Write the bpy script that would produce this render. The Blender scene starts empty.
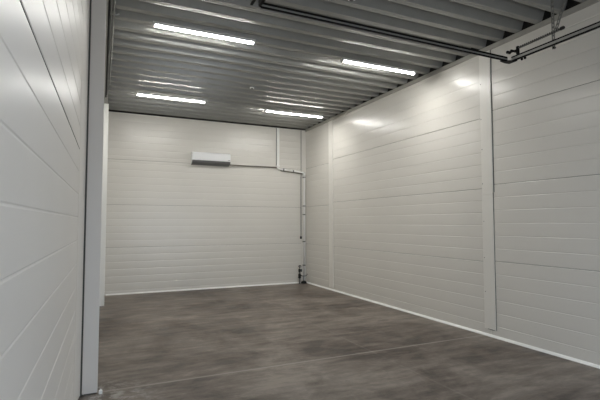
import bpy, bmesh, math, random
from mathutils import Vector, Matrix
random.seed(4)
S = bpy.context.scene
COL = S.collection

# ------------------------------------------------------------ camera, world, light, exposure
cam_d = bpy.data.cameras.new('camera'); cam = bpy.data.objects.new('camera', cam_d); COL.objects.link(cam)
cam_d.sensor_width = 36.0; cam_d.lens = 432.73 * 36.0 / 600.0
cam_d.clip_start = 0.05
cam.location = (0, 0, 1.6)
cam.rotation_euler = (math.radians(90 + 3.014), math.radians(0.06), -math.radians(24.626))
S.camera = cam

w = bpy.data.worlds.new('world'); S.world = w; w.use_nodes = True
bg = w.node_tree.nodes['Background']; bg.inputs[0].default_value = (0.62, 0.78, 1.0, 1); bg.inputs[1].default_value = 0.5

# dim daylight entering through the door opening behind the photographer
al = bpy.data.lights.new('doorway_daylight', 'AREA'); al.shape = 'RECTANGLE'; al.size = 2.9; al.size_y = 1.9
al.energy = 18; al.color = (0.84, 0.91, 1.0)
ao = bpy.data.objects.new('doorway_daylight', al); COL.objects.link(ao)
ao.location = (2.75, -0.97, 1.2); ao.rotation_euler = (math.radians(82), 0, 0)

S.view_settings.view_transform = 'Standard'; S.view_settings.look = 'None'
S.view_settings.gamma = 1.0; S.view_settings.use_curve_mapping = False
S.view_settings.exposure = 1.72
S.cycles.use_denoising = True
S.cycles.max_bounces = 10; S.cycles.diffuse_bounces = 6
LAMP = 31.0

# ------------------------------------------------------------ materials
def mat(name, col, rough=0.5, metal=0.0, spec=0.5, noise=0.0, nscale=3.0, bump=0.0, bscale=6.0, emis=None, coat=0.0):
    m = bpy.data.materials.new(name); m.use_nodes = True
    n = m.node_tree.nodes; l = m.node_tree.links; b = n['Principled BSDF']
    b.inputs['Base Color'].default_value = (*col, 1); b.inputs['Roughness'].default_value = rough
    b.inputs['Metallic'].default_value = metal; b.inputs['Specular IOR Level'].default_value = spec
    b.inputs['Coat Weight'].default_value = coat; b.inputs['Coat Roughness'].default_value = 0.12
    tc = n.new('ShaderNodeTexCoord')
    if noise:
        nt = n.new('ShaderNodeTexNoise'); nt.inputs['Scale'].default_value = nscale; nt.inputs['Detail'].default_value = 4
        l.new(tc.outputs['Object'], nt.inputs['Vector'])
        r = n.new('ShaderNodeValToRGB')
        r.color_ramp.elements[0].position = 0.3; r.color_ramp.elements[1].position = 0.7
        r.color_ramp.elements[0].color = (*[c * (1 - noise) for c in col], 1)
        r.color_ramp.elements[1].color = (*[min(1, c * (1 + noise)) for c in col], 1)
        l.new(nt.outputs['Fac'], r.inputs['Fac']); l.new(r.outputs['Color'], b.inputs['Base Color'])
    if bump:
        nb = n.new('ShaderNodeTexNoise'); nb.inputs['Scale'].default_value = bscale; nb.inputs['Detail'].default_value = 1.5
        l.new(tc.outputs['Object'], nb.inputs['Vector'])
        bp = n.new('ShaderNodeBump'); bp.inputs['Strength'].default_value = 1.0; bp.inputs['Distance'].default_value = bump
        l.new(nb.outputs['Fac'], bp.inputs['Height']); l.new(bp.outputs['Normal'], b.inputs['Normal'])
    if emis:
        b.inputs['Emission Color'].default_value = (*emis[0], 1); b.inputs['Emission Strength'].default_value = emis[1]
    return m

M = {}
M['panel'] = mat('cream_coated_steel_panel', (0.735, 0.714, 0.664), 0.27, spec=0.5, noise=0.012, nscale=1.2, bump=0.0012, bscale=2.2)
M['panel_soft'] = mat('matt_cream_coated_steel_panel', (0.82, 0.79, 0.735), 0.40, spec=0.22, noise=0.012, nscale=1.2, bump=0.0012, bscale=2.2)
M['joint'] = mat('panel_joint_seal', (0.10, 0.10, 0.09), 0.8)
M['flash'] = mat('cream_flashing', (0.80, 0.78, 0.73), 0.32, spec=0.5)
M['flash_w'] = mat('white_flashing', (0.90, 0.90, 0.87), 0.35)
M['column'] = mat('column_cladding', (0.80, 0.77, 0.73), 0.38, noise=0.01, nscale=2)
M['deck'] = mat('galvanised_roof_deck', (0.31, 0.308, 0.284), 0.27, metal=0.12, noise=0.04, nscale=5)
M['gapdark'] = mat('dark_gap_black', (0.012, 0.012, 0.011), 0.9)  # near-black that paints in the darkness of gaps under the deck
M['trimgrey'] = mat('grey_beige_angle_trim', (0.36, 0.35, 0.315), 0.5)
M['black'] = mat('black_painted_steel', (0.004, 0.004, 0.004), 0.6, spec=0.15)
M['zinc'] = mat('galvanised_steel', (0.42, 0.42, 0.40), 0.4, metal=0.7, noise=0.08, nscale=25)
M['dzinc'] = mat('dull_galvanised_strut', (0.20, 0.20, 0.19), 0.55, metal=0.5, noise=0.1, nscale=30)
M['pvc'] = mat('white_pvc', (0.92, 0.92, 0.90), 0.35)
M['ac'] = mat('white_plastic', (0.85, 0.86, 0.87), 0.35)
M['acdark'] = mat('grey_louver_plastic', (0.13, 0.13, 0.13), 0.5)
M['brown'] = mat('brown_insulated_pipe', (0.17, 0.145, 0.12), 0.6)
M['clip'] = mat('grey_pipe_clip', (0.10, 0.10, 0.095), 0.5)
M['screw'] = mat('dark_screw_head', (0.07, 0.07, 0.065), 0.5)
M['rubber'] = mat('black_rubber', (0.010, 0.010, 0.010), 0.7)
M['gauge'] = mat('pale_gauge_face', (0.6, 0.6, 0.58), 0.4)
M['lamp'] = mat('lit_diffuser', (0.9, 0.9, 0.9), 0.4, emis=((1.0, 0.985, 0.94), LAMP))
M['lampbody'] = mat('white_lamp_housing', (0.75, 0.75, 0.74), 0.4)
M['door'] = mat('door_frame_grey', (0.5, 0.5, 0.5), 0.5)
M['asphalt'] = mat('yard_paving', (0.2, 0.2, 0.21), 0.9, noise=0.2, nscale=8)

def floor_mat():
    m = bpy.data.materials.new('troweled_concrete'); m.use_nodes = True
    n = m.node_tree.nodes; l = m.node_tree.links; b = n['Principled BSDF']
    g = n.new('ShaderNodeNewGeometry')
    def mapping(s, rot=0.0, loc=(0, 0, 0)):
        mp = n.new('ShaderNodeMapping'); mp.inputs['Scale'].default_value = s; mp.inputs['Rotation'].default_value = (0, 0, rot)
        mp.inputs['Location'].default_value = loc
        l.new(g.outputs['Position'], mp.inputs['Vector']); return mp
    def noise(mp, sc, det=5, rough=0.6, dist=0.0):
        t = n.new('ShaderNodeTexNoise'); t.inputs['Scale'].default_value = sc; t.inputs['Detail'].default_value = det
        t.inputs['Roughness'].default_value = rough; t.inputs['Distortion'].default_value = dist
        l.new(mp.outputs[0], t.inputs['Vector']); return t
    def math_(op, a, bb, clamp=False):
        x = n.new('ShaderNodeMath'); x.operation = op; x.use_clamp = clamp
        for i, v in enumerate((a, bb)):
            if isinstance(v, (int, float)): x.inputs[i].default_value = v
            else: l.new(v, x.inputs[i])
        return x.outputs[0]
    big = noise(mapping((1, 1, 1)), 0.75, 6, 0.62, 0.6)
    mid = noise(mapping((0.8, 1.3, 1), 0.25, (3, 1, 0)), 2.6, 8, 0.70, 0.9)
    streak = noise(mapping((0.35, 1.6, 1), -0.2, (5, 2, 0)), 4.5, 7, 0.68)
    fine = noise(mapping((1, 1, 1)), 28, 4, 0.7)
    s = math_('ADD', math_('MULTIPLY', big.outputs['Fac'], 0.36), math_('MULTIPLY', mid.outputs['Fac'], 0.33))
    s = math_('ADD', s, math_('MULTIPLY', streak.outputs['Fac'], 0.26))
    s = math_('ADD', s, math_('MULTIPLY', fine.outputs['Fac'], 0.05))
    r = n.new('ShaderNodeValToRGB'); cr = r.color_ramp
    cr.elements[0].position = 0.43; cr.elements[0].color = (0.052, 0.039, 0.032, 1)
    cr.elements[1].position = 0.575; cr.elements[1].color = (0.290, 0.249, 0.214, 1)
    e = cr.elements.new(0.47); e.color = (0.122, 0.096, 0.079, 1)
    e = cr.elements.new(0.52); e.color = (0.188, 0.158, 0.134, 1)
    l.new(s, r.inputs['Fac'])
    # pale saw-cut joints filled with dust, and worn tyre streaks
    sep = n.new('ShaderNodeSeparateXYZ'); l.new(g.outputs['Position'], sep.inputs[0])
    def line(axis, pos, half, amt, brk):
        d = math_('ABSOLUTE', math_('SUBTRACT', sep.outputs[axis], pos), 0)
        wv = math_('SUBTRACT', 1.0, math_('DIVIDE', d, half), True)
        q = math_('MULTIPLY', brk, amt)
        return math_('MULTIPLY', wv, q)
    brk = math_('MULTIPLY', math_('SUBTRACT', mid.outputs['Fac'], 0.36, True), 4.5, True)
    ln = math_('ADD', line('Y', 4.60, 0.026, 1.0, 1.0), line('X', 3.09, 0.022, 0.3, brk))
    ln = math_('ADD', ln, line('X', 2.15, 0.07, 0.16, brk)); ln = math_('ADD', ln, line('X', 3.75, 0.06, 0.14, brk))
    ln = math_('ADD', ln, line('Y', 9.2, 0.03, 0.22, brk), True)
    mx = n.new('ShaderNodeMix'); mx.data_type = 'RGBA'
    l.new(math_('MULTIPLY', ln, 0.85), mx.inputs[0]); l.new(r.outputs['Color'], mx.inputs[6]); mx.inputs[7].default_value = (0.36, 0.33, 0.30, 1)
    # chalky plaster dust trodden in around the foot of the near column
    dx = math_('MULTIPLY', math_('SUBTRACT', sep.outputs['X'], -0.05), 1.0); dy = math_('SUBTRACT', sep.outputs['Y'], 4.35)
    dd = math_('SQRT', math_('ADD', math_('MULTIPLY', dx, dx), math_('MULTIPLY', dy, dy)), 0)
    du = math_('SUBTRACT', 1.0, math_('DIVIDE', dd, 0.7), True)
    spk = noise(mapping((1, 1, 1), 0, (9, 3, 0)), 9, 5, 0.7)
    sp = math_('MULTIPLY', math_('SUBTRACT', spk.outputs['Fac'], 0.47, True), 7, True)
    mx2 = n.new('ShaderNodeMix'); mx2.data_type = 'RGBA'
    l.new(math_('MULTIPLY', du, sp, True), mx2.inputs[0]); l.new(mx.outputs[2], mx2.inputs[6]); mx2.inputs[7].default_value = (0.5, 0.48, 0.46, 1)
    l.new(mx2.outputs[2], b.inputs['Base Color'])
    rr = n.new('ShaderNodeMapRange'); rr.inputs['From Min'].default_value = 0.35; rr.inputs['From Max'].default_value = 0.65
    rr.inputs['To Min'].default_value = 0.30; rr.inputs['To Max'].default_value = 0.52
    l.new(mid.outputs['Fac'], rr.inputs['Value']); l.new(rr.outputs[0], b.inputs['Roughness'])
    b.inputs['Specular IOR Level'].default_value = 0.42
    bp = n.new('ShaderNodeBump'); bp.inputs['Distance'].default_value = 0.002; bp.inputs['Strength'].default_value = 0.6
    l.new(mid.outputs['Fac'], bp.inputs['Height']); l.new(bp.outputs['Normal'], b.inputs['Normal'])
    return m
M['floor'] = floor_mat()

# ------------------------------------------------------------ helpers
def link(name, bm, m, parent=None, smooth=False, loc=None):
    me = bpy.data.meshes.new(name)
    bmesh.ops.recalc_face_normals(bm, faces=bm.faces[:])
    if loc is not None: bmesh.ops.translate(bm, vec=-Vector(loc), verts=bm.verts[:])
    if smooth:
        for f in bm.faces: f.smooth = True
    bm.to_mesh(me); bm.free()
    for x in (m if isinstance(m, (list, tuple)) else [m]): me.materials.append(x)
    o = bpy.data.objects.new(name, me); COL.objects.link(o)
    if loc is not None: o.location = loc
    if parent: o.parent = parent
    return o

def struct(name, bm, m, **k):
    o = link(name, bm, m, **k); o['kind'] = 'structure'; return o

def tag(o, label, cat, group=None):
    o['label'] = label; o['category'] = cat
    if group: o['group'] = group
    return o

def thing(name, loc, label, cat, group=None, rz=0):
    o = bpy.data.objects.new(name, None); COL.objects.link(o); o.location = loc; o.rotation_euler = (0, 0, rz)
    o.empty_display_size = 0.1
    return tag(o, label, cat, group)

def box(bm, x0, x1, y0, y1, z0, z1, bevel=0.0, mi=0):
    vs = [bm.verts.new((x, y, z)) for x in (x0, x1) for y in (y0, y1) for z in (z0, z1)]
    fs = [bm.faces.new([vs[i] for i in f]) for f in ((0,1,3,2),(4,6,7,5),(0,4,5,1),(2,3,7,6),(0,2,6,4),(1,5,7,3))]
    for f in fs: f.material_index = mi
    if bevel:
        es = list({e for f in fs for e in f.edges})
        bmesh.ops.bevel(bm, geom=es, offset=bevel, segments=2, affect='EDGES', profile=0.6)
    return bm

def prism(bm, prof, A, B, n, mats=None):
    """prof: closed outline of (depth along n, z); swept from plan point A to plan point B."""
    A, B, n = Vector(A), Vector(B), Vector(n)
    r = []
    for P in (A, B):
        r.append([bm.verts.new((P.x + n.x * d, P.y + n.y * d, z)) for d, z in prof])
    k = len(prof)
    for i in range(k):
        j = (i + 1) % k
        f = bm.faces.new((r[0][i], r[0][j], r[1][j], r[1][i]))
        if mats: f.material_index = mats[i]
    for ring in r: bm.faces.new(ring)
    return bm

def tube(bm, pts, r, seg=10, close=False):
    pts = [Vector(p) for p in pts]; rings = []
    for i, p in enumerate(pts):
        a = pts[max(i - 1, 0)]; b = pts[min(i + 1, len(pts) - 1)]
        t = (b - a).normalized()
        up = Vector((0, 0, 1)) if abs(t.z) < 0.9 else Vector((1, 0, 0))
        u = t.cross(up).normalized(); v = t.cross(u)
        rr = r[i] if isinstance(r, (list, tuple)) else r
        rings.append([bm.verts.new(p + (u * math.cos(q) + v * math.sin(q)) * rr) for q in [2 * math.pi * s / seg for s in range(seg)]])
    for a, b in zip(rings, rings[1:]):
        for s in range(seg): bm.faces.new((a[s], a[(s + 1) % seg], b[(s + 1) % seg], b[s]))
    bm.faces.new(rings[0]); bm.faces.new(rings[-1][::-1])
    return bm

def arc(c, a, b, n=6):
    """quarter bend from a to b round corner point c"""
    a, b, c = Vector(a), Vector(b), Vector(c)
    return [((1 - t) ** 2) * a + 2 * t * (1 - t) * c + t * t * b for t in [i / n for i in range(n + 1)]]

# ------------------------------------------------------------ dimensions
W, D, H, YF = 5.02, 10.57, 4.07, -0.85      # right wall, back wall, underside of wall-head trim, front wall
ZD = 4.14                                    # underside of the roof deck ribs
TH = 0.10

# ------------------------------------------------------------ floor
bm = bmesh.new(); box(bm, -1.0, W + 0.6, YF - 0.2, D + 0.5, -0.2, 0.0)
struct('floor', bm, M['floor'])
bm = bmesh.new(); box(bm, -30, 30, YF - 40, YF - 0.2, -0.25, -0.06)
struct('ground', bm, M['asphalt'])

# ------------------------------------------------------------ sandwich panel walls
def wall_profile(z0, z1, joints, ngroove, back=-TH, gw=0.007, gd=0.0032, jw=0.0018, crown=0.0009):
    """closed outline; shallow V grooves between deep dark panel joints"""
    pts, mats = [], []
    def add(d, z, m=0): pts.append((d, z)); mats.append(m)
    add(back, z0); add(0, z0)
    zs = sorted(joints); step = (zs[1] - zs[0]) / ngroove
    marks = []
    z = zs[0] - math.floor((zs[0] - z0) / step) * step
    while z < z1 - 0.03:
        if z > z0 + 0.03 and min(abs(z - q) for q in zs) > step * 0.3: marks.append((z, 0))
        z += step
    marks += [(q, 1) for q in zs if z0 < q < z1]
    prev = z0 + 0.008
    for z, k in sorted(marks) + [(z1, 2)]:
        for q in range(1, 10):
            u = q / 10
            add(crown * 4 * u * (1 - u), prev + (z - 0.008 - prev) * u, 0)
        prev = z + 0.008
        if k == 2: break
        if k and not (0.5 < z < 1.5 and jw > 0.003):
            add(0, z - 0.008, 0)
            add(-0.003, z - jw - 0.0002, 1); add(-0.016, z - jw, 1); add(-0.016, z + jw, 1); add(-0.003, z + jw + 0.0002, 0); add(0, z + 0.008, 0)
        else:
            add(0, z - gw, 0); add(-gd, z - gw * 0.3, 0); add(-gd, z + gw * 0.3, 0); add(0, z + gw, 0)
    add(0, z1); add(back, z1)
    return pts, mats

def wall(name, segs, n, m='panel', **kw):
    bm = bmesh.new()
    for A, B, joints, ng, z1 in segs:
        p, mt = wall_profile(0.0, z1, joints, ng, **kw)
        prism(bm, p, A, B, n, mt)
    return struct(name, bm, [M[m], M['joint']])

wall('wall_right', [((W, YF - 0.1), (W, 4.495), (1.06, 2.135, 3.19), 6, ZD - 0.005),
                    ((W, 4.50), (W, 9.145), (1.04, 2.09, 3.12), 6, ZD - 0.005),
                    ((W, 9.15), (W, D + 0.1), (1.035, 2.03, 3.06), 6, ZD - 0.005)], (-1, 0))
wall('wall_back', [((-0.4, D), (W, D), (1.05, 2.01, 3.04), 6, ZD - 0.005)], (0, -1))
# left wall: the near bay turned very slightly in plan
LW = lambda y: -0.25 + 0.015 * y
wall('wall_left', [((LW(YF - 0.1), YF - 0.1), (LW(4.60), 4.60), (1.05, 2.25, 3.45), 6, ZD - 0.005)], (math.cos(0.015), -math.sin(0.015)), m='panel_soft', jw=0.0058, gd=0.0026)
wall('wall_left_rear', [((-0.02, 4.80), (-0.02, D + 0.05), (1.05, 2.05, 3.06), 6, ZD - 0.005)], (1, 0))
# front wall with the open doorway behind the photographer
bm = bmesh.new()
box(bm, -0.45, 1.15, YF - 0.1, YF, 0, ZD - 0.01); box(bm, 4.35, W, YF - 0.1, YF, 0, ZD - 0.01); box(bm, 1.15, 4.35, YF - 0.1, YF, 3.0, ZD - 0.01)
struct('wall_front', bm, M['panel'])

# ------------------------------------------------------------ roof deck
bm = bmesh.new(); P = 0.2966
prof = []
y = 4.182 - 18 * P + 0.048           # rib (low flange) centres follow the notches seen along the right wall
base = y
while y < D + 0.35:
    lo, top = ZD, ZD + 0.135
    h1, h2 = 0.040, 0.088            # half widths of the low flange and of the web foot-print
    prof += [(y - h2, top), (y - h1 - 0.004, lo + 0.008), (y - h1 + 0.004, lo), (y - 0.008, lo), (y, lo + 0.006), (y + 0.008, lo),
             (y + h1 - 0.004, lo), (y + h1 + 0.004, lo + 0.008), (y + h2, top)]
    prof += [(y + P / 2 - 0.012, top), (y + P / 2, top - 0.010), (y + P / 2 + 0.012, top)]
    y += P
X0, X1 = -0.30, W + 0.07
rows = []
for x in (X0, X1):
    rows.append(([bm.verts.new((x, a, b)) for a, b in prof], [bm.verts.new((x, a, b + 0.004)) for a, b in prof]))
for i in range(len(prof) - 1):
    bm.faces.new((rows[0][0][i], rows[0][0][i + 1], rows[1][0][i + 1], rows[1][0][i]))
    bm.faces.new((rows[0][1][i], rows[1][1][i], rows[1][1][i + 1], rows[0][1][i + 1]))
struct('ceiling', bm, M['deck'])
# black boxes standing in for the dark in the open deck ribs; stop light leaking
bm = bmesh.new()
box(bm, W + 0.005, W + 0.06, YF, D + 0.1, ZD - 0.004, ZD + 0.134)
box(bm, -0.16, -0.10, YF, D + 0.1, ZD - 0.004, ZD + 0.134)
box(bm, -0.10, W + 0.005, D + 0.03, D + 0.09, ZD - 0.004, ZD + 0.134)
struct('trim_gap_dark', bm, M['gapdark'])
bm = bmesh.new()
box(bm, -0.3, W + 0.1, YF - 0.1, YF, ZD - 0.008, ZD + 0.134)
struct('trim_front_head', bm, M['trimgrey'])

# ------------------------------------------------------------ wall-head trims, skirtings, cover flashings
bm = bmesh.new(); prism(bm, [(0.0, H), (0.012, H), (0.020, H + 0.004), (0.020, ZD - 0.004), (0.0, ZD - 0.004)], (W, YF), (W, D - 0.02), (-1, 0))
struct('trim_right_head', bm, M['trimgrey'])
bm = bmesh.new(); box(bm, 0.0, W - 0.02, D - 0.02, D, H + 0.045, ZD - 0.002)
struct('trim_back_head', bm, M['gapdark'])

def skirt(name, A, B, n, h=0.031):
    bm = bmesh.new(); prism(bm, [(0, 0.0), (0.032, 0.0), (0.032, 0.004), (0.004, h), (0, h)], A, B, n)
    struct(name, bm, M['flash_w'])
skirt('baseboard_right', (W, YF), (W, D - 0.02), (-1, 0))
skirt('baseboard_back', (0.12, D), (W, D), (0, -1))

def cover(name, y0, y1, z0, z1, t, m=None):
    bm = bmesh.new(); box(bm, W - t, W + 0.002, y0, y1, z0, z1, bevel=0.0018)
    return struct(name, bm, m or M['flash'])
cover('trim_1', 4.405, 4.60, 0.10, 2.02, 0.010)
cover('trim_2', 4.415, 4.59, 2.00, H - 0.001, 0.014)
cover('trim_3', 9.05, 9.25, 0.06, H - 0.001, 0.012)
bm = bmesh.new(); box(bm, W - 0.018, W + 0.001, 4.394, 4.412, 2.03, H - 0.002); struct('trim_4', bm, M['flash'])
bm = bmesh.new(); box(bm, W - 0.006, W + 0.001, 4.384, 4.3925, 2.03, H - 0.002); struct('trim_5', bm, M['joint'])
bm = bmesh.new(); box(bm, W - 0.005, W + 0.001, 4.398, 4.403, 0.10, 2.02); struct('trim_6', bm, M['joint'])
bm = bmesh.new(); box(bm, W - 0.012, W + 0.001, 4.43, 4.54, 0.096, 0.103); struct('trim_7', bm, M['joint'])
# back corner flashing and its dark seam
bm = bmesh.new(); prism(bm, [(0, 0.035), (0.006, 0.035), (0.006, H + 0.04), (0, H + 0.04)], (W - 0.135, D), (W, D), (0, -1)); struct('trim_8', bm, M['panel'])
bm = bmesh.new(); box(bm, W - 0.150, W - 0.136, D - 0.004, D + 0.001, 1.2, H + 0.04); struct('trim_9', bm, M['joint'])

# screws along the column cover
for i, z in enumerate((0.62, 1.10, 1.62, 2.16, 2.66, 3.10, 3.62)):
    bm = bmesh.new(); yy = 4.575 if i % 2 else 4.57
    t = 0.010 if z < 2.0 else 0.014
    tube(bm, [(W - t, yy, z), (W - t - 0.003, yy, z), (W - t - 0.005, yy, z)], [0.007, 0.007, 0.0035], 6)
    o = link('screw', bm, M['screw'], loc=(W - t, yy, z))
    tag(o, 'small dark screw head in the right wall cover strip, ' + ('lowest of the seven', 'second from the floor', 'third from the floor', 'fourth, in the middle', 'third from the ceiling', 'second from the ceiling', 'topmost of the seven')[i], 'screw', 'screws in the right wall cover strip')

# near left column: flashing in the wall plane, seam, box column facing the camera
bm = bmesh.new()
vs = [(LW(4.22) + 0.0005, 4.22), (LW(4.22) + 0.003, 4.225), (-0.146, 4.555), (-0.149, 4.60), (LW(4.6), 4.60)]
b0 = [bm.verts.new((x, y, 0.012)) for x, y in vs]; b1 = [bm.verts.new((x, y, ZD - 0.008)) for x, y in vs]
for i in range(5): bm.faces.new((b0[i], b0[(i + 1) % 5], b1[(i + 1) % 5], b1[i]))
bm.faces.new(b0[::-1]); bm.faces.new(b1)
struct('trim_10', bm, M['panel_soft'])
bm = bmesh.new(); box(bm, -0.19, -0.125, 4.578, 4.62, 0.0, ZD - 0.008); struct('trim_11', bm, M['joint'])
bm = bmesh.new(); box(bm, -0.132, 0.0, 4.57, 4.80, 0.010, ZD - 0.008, bevel=0.004); struct('column_1', bm, M['column'])
bm = bmesh.new(); box(bm, -0.112, -0.004, 4.578, 4.79, 0.0, 0.011); struct('trim_12', bm, M['joint'])
bm = bmesh.new(); box(bm, -0.04, 0.083, 9.26, 9.46, 0.0, 3.955, bevel=0.004); struct('column_2', bm, M['flash_w'])
bm = bmesh.new(); box(bm, -0.03, 0.070, 9.28, 9.44, 3.95, ZD - 0.008); struct('column_head', bm, M['trimgrey'])
# steel angle running along the head of the left wall
bm = bmesh.new()
box(bm, -0.12, 0.018, 4.81, D - 0.03, 4.05, 4.060); box(bm, 0.012, 0.018, 4.81, D - 0.03, 4.06, ZD - 0.006)
struct('trim_left_head', bm, M['trimgrey'])
bm = bmesh.new(); box(bm, 0.020, 0.038, 4.2, D - 0.03, 4.085, ZD - 0.006); struct('trim_13', bm, M['gapdark'])

# ------------------------------------------------------------ lamps
def make_lamp(x, y, z, L, label):
    t = thing('ceiling_lamp', (x, y, z), label, 'ceiling light', 'strip lamps on the roof deck')
    b = bmesh.new(); box(b, -L / 2 + 0.02, L / 2 - 0.02, -0.036, 0.036, 0.0184, 0.055, bevel=0.003); link('housing', b, M['lampbody'], t)
    b = bmesh.new(); n = 10; r = []
    for s in (-L / 2 + 0.028, L / 2 - 0.028):
        r.append([b.verts.new((s, 0.031 * math.cos(math.pi + math.pi * k / n), 0.018 + 0.016 * math.sin(math.pi + math.pi * k / n))) for k in range(n + 1)])
    for k in range(n): b.faces.new((r[0][k], r[0][k + 1], r[1][k + 1], r[1][k]))
    b.faces.new((r[0][0], r[1][0], r[1][n], r[0][n])); b.faces.new(r[0]); b.faces.new(r[1])
    link('diffuser', b, M['lamp'], t)
    for s in (-1, 1):
        b = bmesh.new(); box(b, s * L / 2 - 0.027 if s > 0 else -L / 2, L / 2 if s > 0 else -L / 2 + 0.027, -0.037, 0.037, -0.004, 0.056, bevel=0.006)
        link('end_cap', b, M['lampbody'], t)
    for s in (-0.4, 0.4):
        b = bmesh.new(); tube(b, [(s, 0, 0.05), (s, 0, ZD + 0.136 - z)], 0.002, 6); link('suspension_wire', b, M['dzinc'], t)
    return t
ZL = 4.012
make_lamp(1.18, 5.475, ZL, 1.317, 'lit white strip lamp on the ceiling, front left of the four and nearest the camera')
make_lamp(3.913, 5.535, ZL, 1.375, 'lit white strip lamp on the ceiling, front right of the four, beside the right wall')
make_lamp(1.204, 8.625, ZL, 1.317, 'lit white strip lamp on the ceiling, rear left of the four')
make_lamp(3.882, 8.757, ZL, 1.412, 'lit white strip lamp on the ceiling, rear right of the four, nearest the far corner')
# ------------------------------------------------------------ detectors
def detector(x, y, label, r=0.042):
    t = thing('smoke_detector', (x, y, ZD), label, 'smoke detector', 'detectors under the roof deck')
    b = bmesh.new(); tube(b, [(0, 0, 0), (0, 0, -0.012), (0, 0, -0.016)], [r, r, r * 0.9], 20); link('base', b, M['pvc'], t)
    b = bmesh.new(); tube(b, [(0, 0, -0.016), (0, 0, -0.028), (0, 0, -0.036)], [r * 0.5, r * 0.5, r * 0.3], 16); link('sensor_cap', b, M['clip'], t)
detector(2.52, 4.09, 'small round smoke detector on the ceiling, nearer than the track crossbar', 0.05)
detector(2.52, 7.66, 'small round white smoke detector on the ceiling, between the four strip lamps')

# ------------------------------------------------------------ air conditioner
t = thing('air_conditioner', (2.40, D, 3.0), 'white wall-mounted air conditioner with grey louver high on the back wall', 'air conditioner')
def xprism(bm, prof, x0, x1):
    r = [[bm.verts.new((x, a, b)) for a, b in prof] for x in (x0, x1)]; k = len(prof)
    for i in range(k): bm.faces.new((r[0][i], r[0][(i + 1) % k], r[1][(i + 1) % k], r[1][i]))
    bm.faces.new(r[0]); bm.faces.new(r[1]); return bm
b = bmesh.new(); xprism(b, [(0, 0.02), (-0.10, 0.02), (-0.205, 0.085), (-0.212, 0.11), (-0.212, 0.265), (-0.195, 0.295), (-0.16, 0.305), (0, 0.305)], -0.465, 0.465)
link('body', b, M['ac'], t)
b = bmesh.new(); xprism(b, [(-0.2125, 0.112), (-0.2185, 0.116), (-0.2185, 0.262), (-0.2125, 0.266)], -0.462, 0.462); link('front_panel', b, M['ac'], t)
b = bmesh.new(); xprism(b, [(-0.06, 0.002), (-0.20, 0.055), (-0.214, 0.095), (-0.208, 0.105), (-0.19, 0.09), (-0.06, 0.018)], -0.463, 0.463); link('louver', b, M['acdark'], t)
b = bmesh.new(); box(b, 0.40, 0.45, -0.2215, -0.2186, 0.13, 0.14); link('indicator', b, M['clip'], t)

# brown refrigerant line from the air conditioner
b = bmesh.new(); tube(b, [(2.872, D - 0.075, 3.045), (3.2, D - 0.045, 3.045), (4.16, D - 0.045, 3.055)], 0.014, 8)
tag(link('refrigerant_pipe', b, M['brown'], loc=(2.872, D - 0.075, 3.045)), 'thin brown pipe running right from the air conditioner along the back wall', 'pipe')
# vertical white duct down to it
t = thing('cable_duct', (4.20, D, 3.06), 'white vertical duct on the back wall from ceiling to the end of the brown pipe', 'duct')
b = bmesh.new(); box(b, -0.035, 0.035, -0.03, 0, 0.04, 1.04, bevel=0.004); link('cover', b, M['flash_w'], t)
b = bmesh.new(); box(b, -0.049, -0.036, -0.016, 0, 0.03, 1.04); link('back_tray', b, M['clip'], t)
b = bmesh.new(); box(b, -0.045, 0.045, -0.036, 0, 0.015, 0.055, bevel=0.005); link('end_piece', b, M['flash_w'], t)
# horizontal drain pipe with clips, then down in the corner
t = thing('drain_pipe', (4.945, D, 0.02), 'white drain pipe running from under the duct into the far corner and down', 'pipe')
def loc(o): return o
yp = -0.05
pts = arc((-0.76, yp, 3.0), (-0.78, yp, 3.04), (-0.70, yp, 2.985)) + arc((0.0, yp, 2.925), (-0.07, yp, 2.932), (0.0, yp, 2.86)) + [(0.0, yp, 0.05)]
b = bmesh.new(); tube(b, pts, 0.021, 12); link('pipe', b, M['pvc'], t, smooth=True)
for (x, z) in ((-0.60, 2.978), (-0.32, 2.955)):
    b = bmesh.new(); box(b, x - 0.012, x + 0.012, yp - 0.026, 0, z - 0.028, z + 0.028, bevel=0.003); link('clip', b, M['clip'], t)
for z in (2.80, 2.03, 1.80, 1.08, 0.45):
    b = bmesh.new(); box(b, -0.028, 0.028, yp - 0.026, 0, z - 0.012, z + 0.012, bevel=0.003); link('clip', b, M['clip'], t)
b = bmesh.new(); tube(b, [(-0.68, yp + 0.01, 2.955), (-0.05, yp + 0.01, 2.898)], 0.010, 8); link('cable', b, M['brown'], t)
b = bmesh.new(); tube(b, [(0.0, yp, 2.905), (0.0, yp, 2.80)], 0.030, 12); link('elbow_socket', b, M['pvc'], t, smooth=True)
# grey cable ending in a black plug beside the drain pipe
t = thing('sensor_cable', (4.86, D, 1.20), 'thin grey cable ending in a small black plug beside the corner drain pipe', 'cable')
b = bmesh.new(); tube(b, [(0, -0.018, 0.04), (0, -0.018, 1.65)], 0.005, 6); link('wire', b, M['dzinc'], t)
b = bmesh.new(); tube(b, [(0, -0.03, -0.03), (0, -0.03, -0.02), (0, -0.03, 0.03), (0, -0.03, 0.045)], [0.016, 0.026, 0.026, 0.012], 10); link('plug', b, M['rubber'], t)

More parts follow.
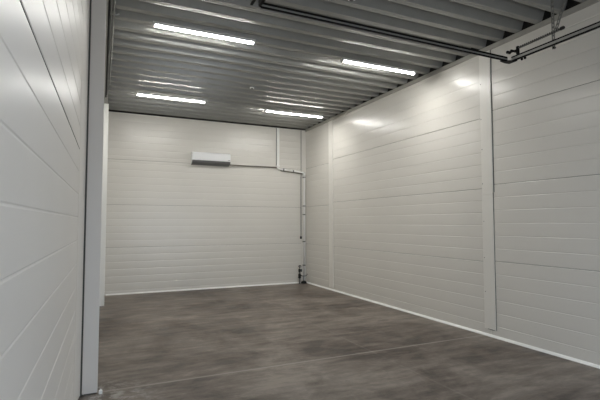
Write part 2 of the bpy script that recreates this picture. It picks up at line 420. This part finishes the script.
# black standpipe with valve, gauge and hoses on the floor in the corner
t = thing('water_standpipe', (4.77, D - 0.14, 0), 'black water standpipe with valve and hoses, standing on the floor in the far corner', 'standpipe')
b = bmesh.new(); tube(b, [(0, 0, 0), (0, 0, 0.012), (0, 0, 0.013), (0, 0, 0.40)], [0.035, 0.035, 0.022, 0.022], 12); link('riser', b, M['dzinc'], t)
b = bmesh.new(); tube(b, [(0, 0, 0.14), (0, 0, 0.16), (0, 0, 0.25), (0, 0, 0.27)], [0.024, 0.036, 0.036, 0.024], 12); link('filter_bowl', b, M['rubber'], t)
b = bmesh.new(); tube(b, [(0, 0, 0.30), (0, 0, 0.315), (0, 0, 0.375), (0, 0, 0.39)], [0.024, 0.033, 0.033, 0.024], 12)
tube(b, [(0, 0, 0.345), (0.055, 0, 0.345)], 0.016, 8); link('valve_body', b, M['rubber'], t)
b = bmesh.new(); box(b, 0.045, 0.062, -0.012, 0.012, 0.31, 0.38, bevel=0.003); link('valve_handle', b, M['black'], t)
b = bmesh.new(); tube(b, [(0, 0.0, 0.40), (0, 0, 0.425)], 0.009, 8); tube(b, [(0.004, 0.014, 0.455), (0.004, -0.018, 0.455)], 0.032, 16); g = link('gauge', b, M['black'], t)
b = bmesh.new(); tube(b, [(0.004, -0.018, 0.455), (0.004, -0.020, 0.455)], 0.014, 16); link('dial', b, M['gauge'], g)
b = bmesh.new(); tube(b, arc((0.04, -0.02, 0.20), (0.02, 0, 0.245), (0.10, -0.03, 0.20)) + arc((0.17, -0.04, 0.19), (0.12, -0.03, 0.20), (0.215, -0.03, 0.25)), 0.008, 8); link('hose', b, M['rubber'], t)
b = bmesh.new(); tube(b, arc((0.10, -0.03, 0.24), (0.03, 0, 0.20), (0.09, -0.03, 0.12)) + [(0.10, -0.03, 0.05)], 0.007, 8); link('hose', b, M['rubber'], t)
b = bmesh.new(); tube(b, [(-0.05, -0.01, 0.16), (0, 0, 0.18), (0.02, 0, 0.18)], 0.007, 8); link('side_tap', b, M['black'], t)
# floor drain pot below the white pipe
b = bmesh.new(); tube(b, [(0, 0, 0), (0, 0, 0.035), (0, 0, 0.06), (0, 0, 0.07)], [0.075, 0.075, 0.05, 0.02], 18)
o = link('drain_cover', b, M['rubber'], smooth=False); o.location = (4.905, D - 0.11, 0)
tag(o, 'low black drain cover on the floor at the foot of the white corner pipe', 'drain cover')

# ------------------------------------------------------------ door track frame
XR, XL_, YT, ZT = 4.31, 1.19, 3.50, 3.50
t = thing('door_track', (0, 0, 0), 'black and grey overhead door track with a long crossbar, hung below the ceiling', 'door track')
t.location = (XR, YT, ZT)
def lx(v): return Vector(v) - Vector((XR, YT, ZT))
def rail(bm, x, y0, y1, s):
    """C rail along Y, web grey, lips black; s=+1 opens to -X"""
    box(bm, x - 0.0095, x + 0.004, y0, y1, ZT - 0.0145, ZT + 0.0125, mi=1)
    box(bm, x - 0.010, x + 0.010, y0, y1, ZT + 0.0125, ZT + 0.028, mi=0); box(bm, x - 0.010, x + 0.010, y0, y1, ZT - 0.028, ZT - 0.0145, mi=0)
T0 = (XR, YT, ZT)
def part(name, b, m, parent=t):
    o = link(name, b, m, parent)
    for v in o.data.vertices: v.co -= Vector(T0)
    return o
b = bmesh.new(); rail(b, XR, YF + 0.3, YT - 0.03, 1); part('rail', b, [M['black'], M['zinc']])
b = bmesh.new(); rail(b, XL_ - 0.055, YF + 0.3, YT - 0.02, 1)
box(b, XL_ + 0.010, XL_ + 0.034, YF + 0.3, YT - 0.02, ZT - 0.02, ZT + 0.03, mi=0); part('rail', b, [M['black'], M['zinc']])
b = bmesh.new()
xa, xb = XL_ + 0.025, XR - 0.05
box(b, xa, xb, YT - 0.0115, YT + 0.004, ZT - 0.0095, ZT + 0.0075, mi=1)
box(b, xa, xb, YT - 0.012, YT + 0.006, ZT + 0.0075, ZT + 0.028, mi=0); box(b, xa, xb, YT - 0.012, YT + 0.004, ZT - 0.022, ZT - 0.0095, mi=0)
part('crossbar', b, [M['black'], M['zinc']])
b = bmesh.new()
xs = [(XR - 0.16, YT + 0.004), (XR - 0.10, YT - 0.03), (XR + 0.016, YT - 0.09), (XR + 0.016, YT + 0.02), (XR - 0.05, YT + 0.03)]
lo = [b.verts.new((x, y, ZT - 0.037)) for x, y in xs]; hi = [b.verts.new((x, y, ZT - 0.027)) for x, y in xs]
b.faces.new(lo); b.faces.new(hi)
for i in range(5): b.faces.new((lo[i], lo[(i + 1) % 5], hi[(i + 1) % 5], hi[i]))
part('corner_bracket', b, M['black'])
b = bmesh.new(); box(b, XL_ - 0.06, XL_ + 0.03, YT - 0.022, YT + 0.006, ZT - 0.034, ZT - 0.029, bevel=0.001); part('corner_bracket', b, M['zinc'])
for yy, xx in ((YT - 0.16, XR + 0.0), (YT - 0.20, XR + 0.0)):
    b = bmesh.new(); tube(b, [(xx, yy, ZT - 0.034), (xx, yy, ZT - 0.050), (xx, yy, ZT - 0.056)], [0.014, 0.014, 0.007], 8); part('bolt', b, M['black'])
# spring bumper above the right rail
zb = ZT + 0.105
b = bmesh.new(); tube(b, [(XR, 3.40, zb), (XR, 2.86, zb + 0.012)], 0.0105, 10)
part('bumper_rod', b, M['dzinc'])
b = bmesh.new()
N = 240; pts = [(XR + 0.013 * math.cos(2 * math.pi * 20 * k / N), 3.38 - 0.5 * k / N, zb + 0.012 * k / N + 0.013 * math.sin(2 * math.pi * 20 * k / N)) for k in range(N + 1)]
tube(b, pts, 0.003, 5); part('bumper_spring', b, M['black'])
b = bmesh.new(); tube(b, [(XR, 2.885, zb + 0.011), (XR, 2.875, zb + 0.012), (XR, 2.845, zb + 0.012), (XR, 2.835, zb + 0.012)], [0.010, 0.018, 0.018, 0.010], 12); part('bumper_knob', b, M['rubber'])
b = bmesh.new(); box(b, XR - 0.012, XR + 0.012, 3.375, 3.405, ZT + 0.032, zb + 0.02, bevel=0.003)
tube(b, [(XR - 0.05, 3.44, zb - 0.02), (XR + 0.03, 3.44, zb - 0.02)], 0.013, 8); tube(b, [(XR - 0.04, 3.50, zb - 0.015), (XR + 0.01, 3.50, zb - 0.015)], 0.018, 8)
box(b, XR - 0.008, XR + 0.008, 3.38, 3.52, zb - 0.024, zb - 0.012); part('bumper_mount', b, M['black'])
# perforated hangers
def strap(bm, a, c, wd=0.034, th=0.003):
    """perforated strap from a to c: two edge strips joined by rungs, so the holes are open"""
    a, c = Vector(a), Vector(c); d = (c - a); L = d.length; d.normalize()
    side = Vector((0, 1, 0)); side = (side - d * side.dot(d)).normalized(); nn = d.cross(side)
    def slab(o, u0, u1, v0, v1):
        vs = [bm.verts.new(a + d * u + side * v + nn * q) for u in (u0, u1) for v in (v0, v1) for q in (0, th)]
        for f in ((0,1,3,2),(4,6,7,5),(0,4,5,1),(2,3,7,6),(0,2,6,4),(1,5,7,3)): bm.faces.new([vs[i] for i in f])
    slab(a, 0, L, -wd / 2, -wd / 2 + 0.012); slab(a, 0, L, wd / 2 - 0.012, wd / 2)
    u = 0
    while u < L:
        slab(a, u, min(L, u + 0.02), -wd / 2 + 0.012, wd / 2 - 0.012); u += 0.045
ZTOP = ZD + 0.01
b = bmesh.new(); strap(b, (XR + 0.018, 2.97, ZT - 0.06), (XR + 0.018, 2.97, ZTOP)); part('hanger', b, M['dzinc'])
b = bmesh.new(); strap(b, (XR + 0.022, 2.94, ZT + 0.14), (XR + 0.022, 2.74, ZTOP)); part('hanger', b, M['dzinc'])
b = bmesh.new(); strap(b, (XL_ - 0.02, 2.7, ZT - 0.03), (XL_ - 0.02, 2.7, ZTOP)); part('hanger', b, M['dzinc'])
b = bmesh.new(); tube(b, [(XR + 0.012, 2.97, ZT - 0.045), (XR + 0.035, 2.97, ZT - 0.045)], 0.014, 6); part('bolt', b, M['black'])
# right-hand bracket of the crossbar onto the wall side
# ------------------------------------------------------------ conduit along the left ceiling edge
t = thing('ceiling_conduit', (0.075, 5.4, 4.105), 'pair of grey conduits running along the left edge of the ceiling', 'conduit')
for x, y0, y1, r in ((0.012, -0.95, 3.1, 0.010), (-0.018, -1.3, 5.0, 0.008)):
    b = bmesh.new(); tube(b, [(x, y0, 0.01), (x, y1, 0.01)], r, 8); link('pipe', b, M['zinc'], t, smooth=True)
for y in (0.15, 1.6, 2.9):
    b = bmesh.new(); box(b, -0.032, 0.030, y - 0.012, y + 0.012, -0.004, 0.033, bevel=0.002); link('saddle', b, M['zinc'], t)
b = bmesh.new(); tube(b, arc((0.04, 0.15, -0.004), (0.012, 0.15, 0.0), (0.07, 0.15, 0.02)), 0.009, 8); link('hook', b, M['zinc'], t)
# small white shim by the near column
b = bmesh.new(); box(b, -0.016, 0.016, -0.012, 0.012, 0, 0.035, bevel=0.004); tube(b, [(0, 0, 0.035), (0, 0, 0.045)], 0.007, 8)
o = link('plastic_spacer', b, M['pvc']); o.location = (0.026, 4.55, 0)
tag(o, 'tiny white plastic spacer on the floor at the foot of the near left column', 'spacer')
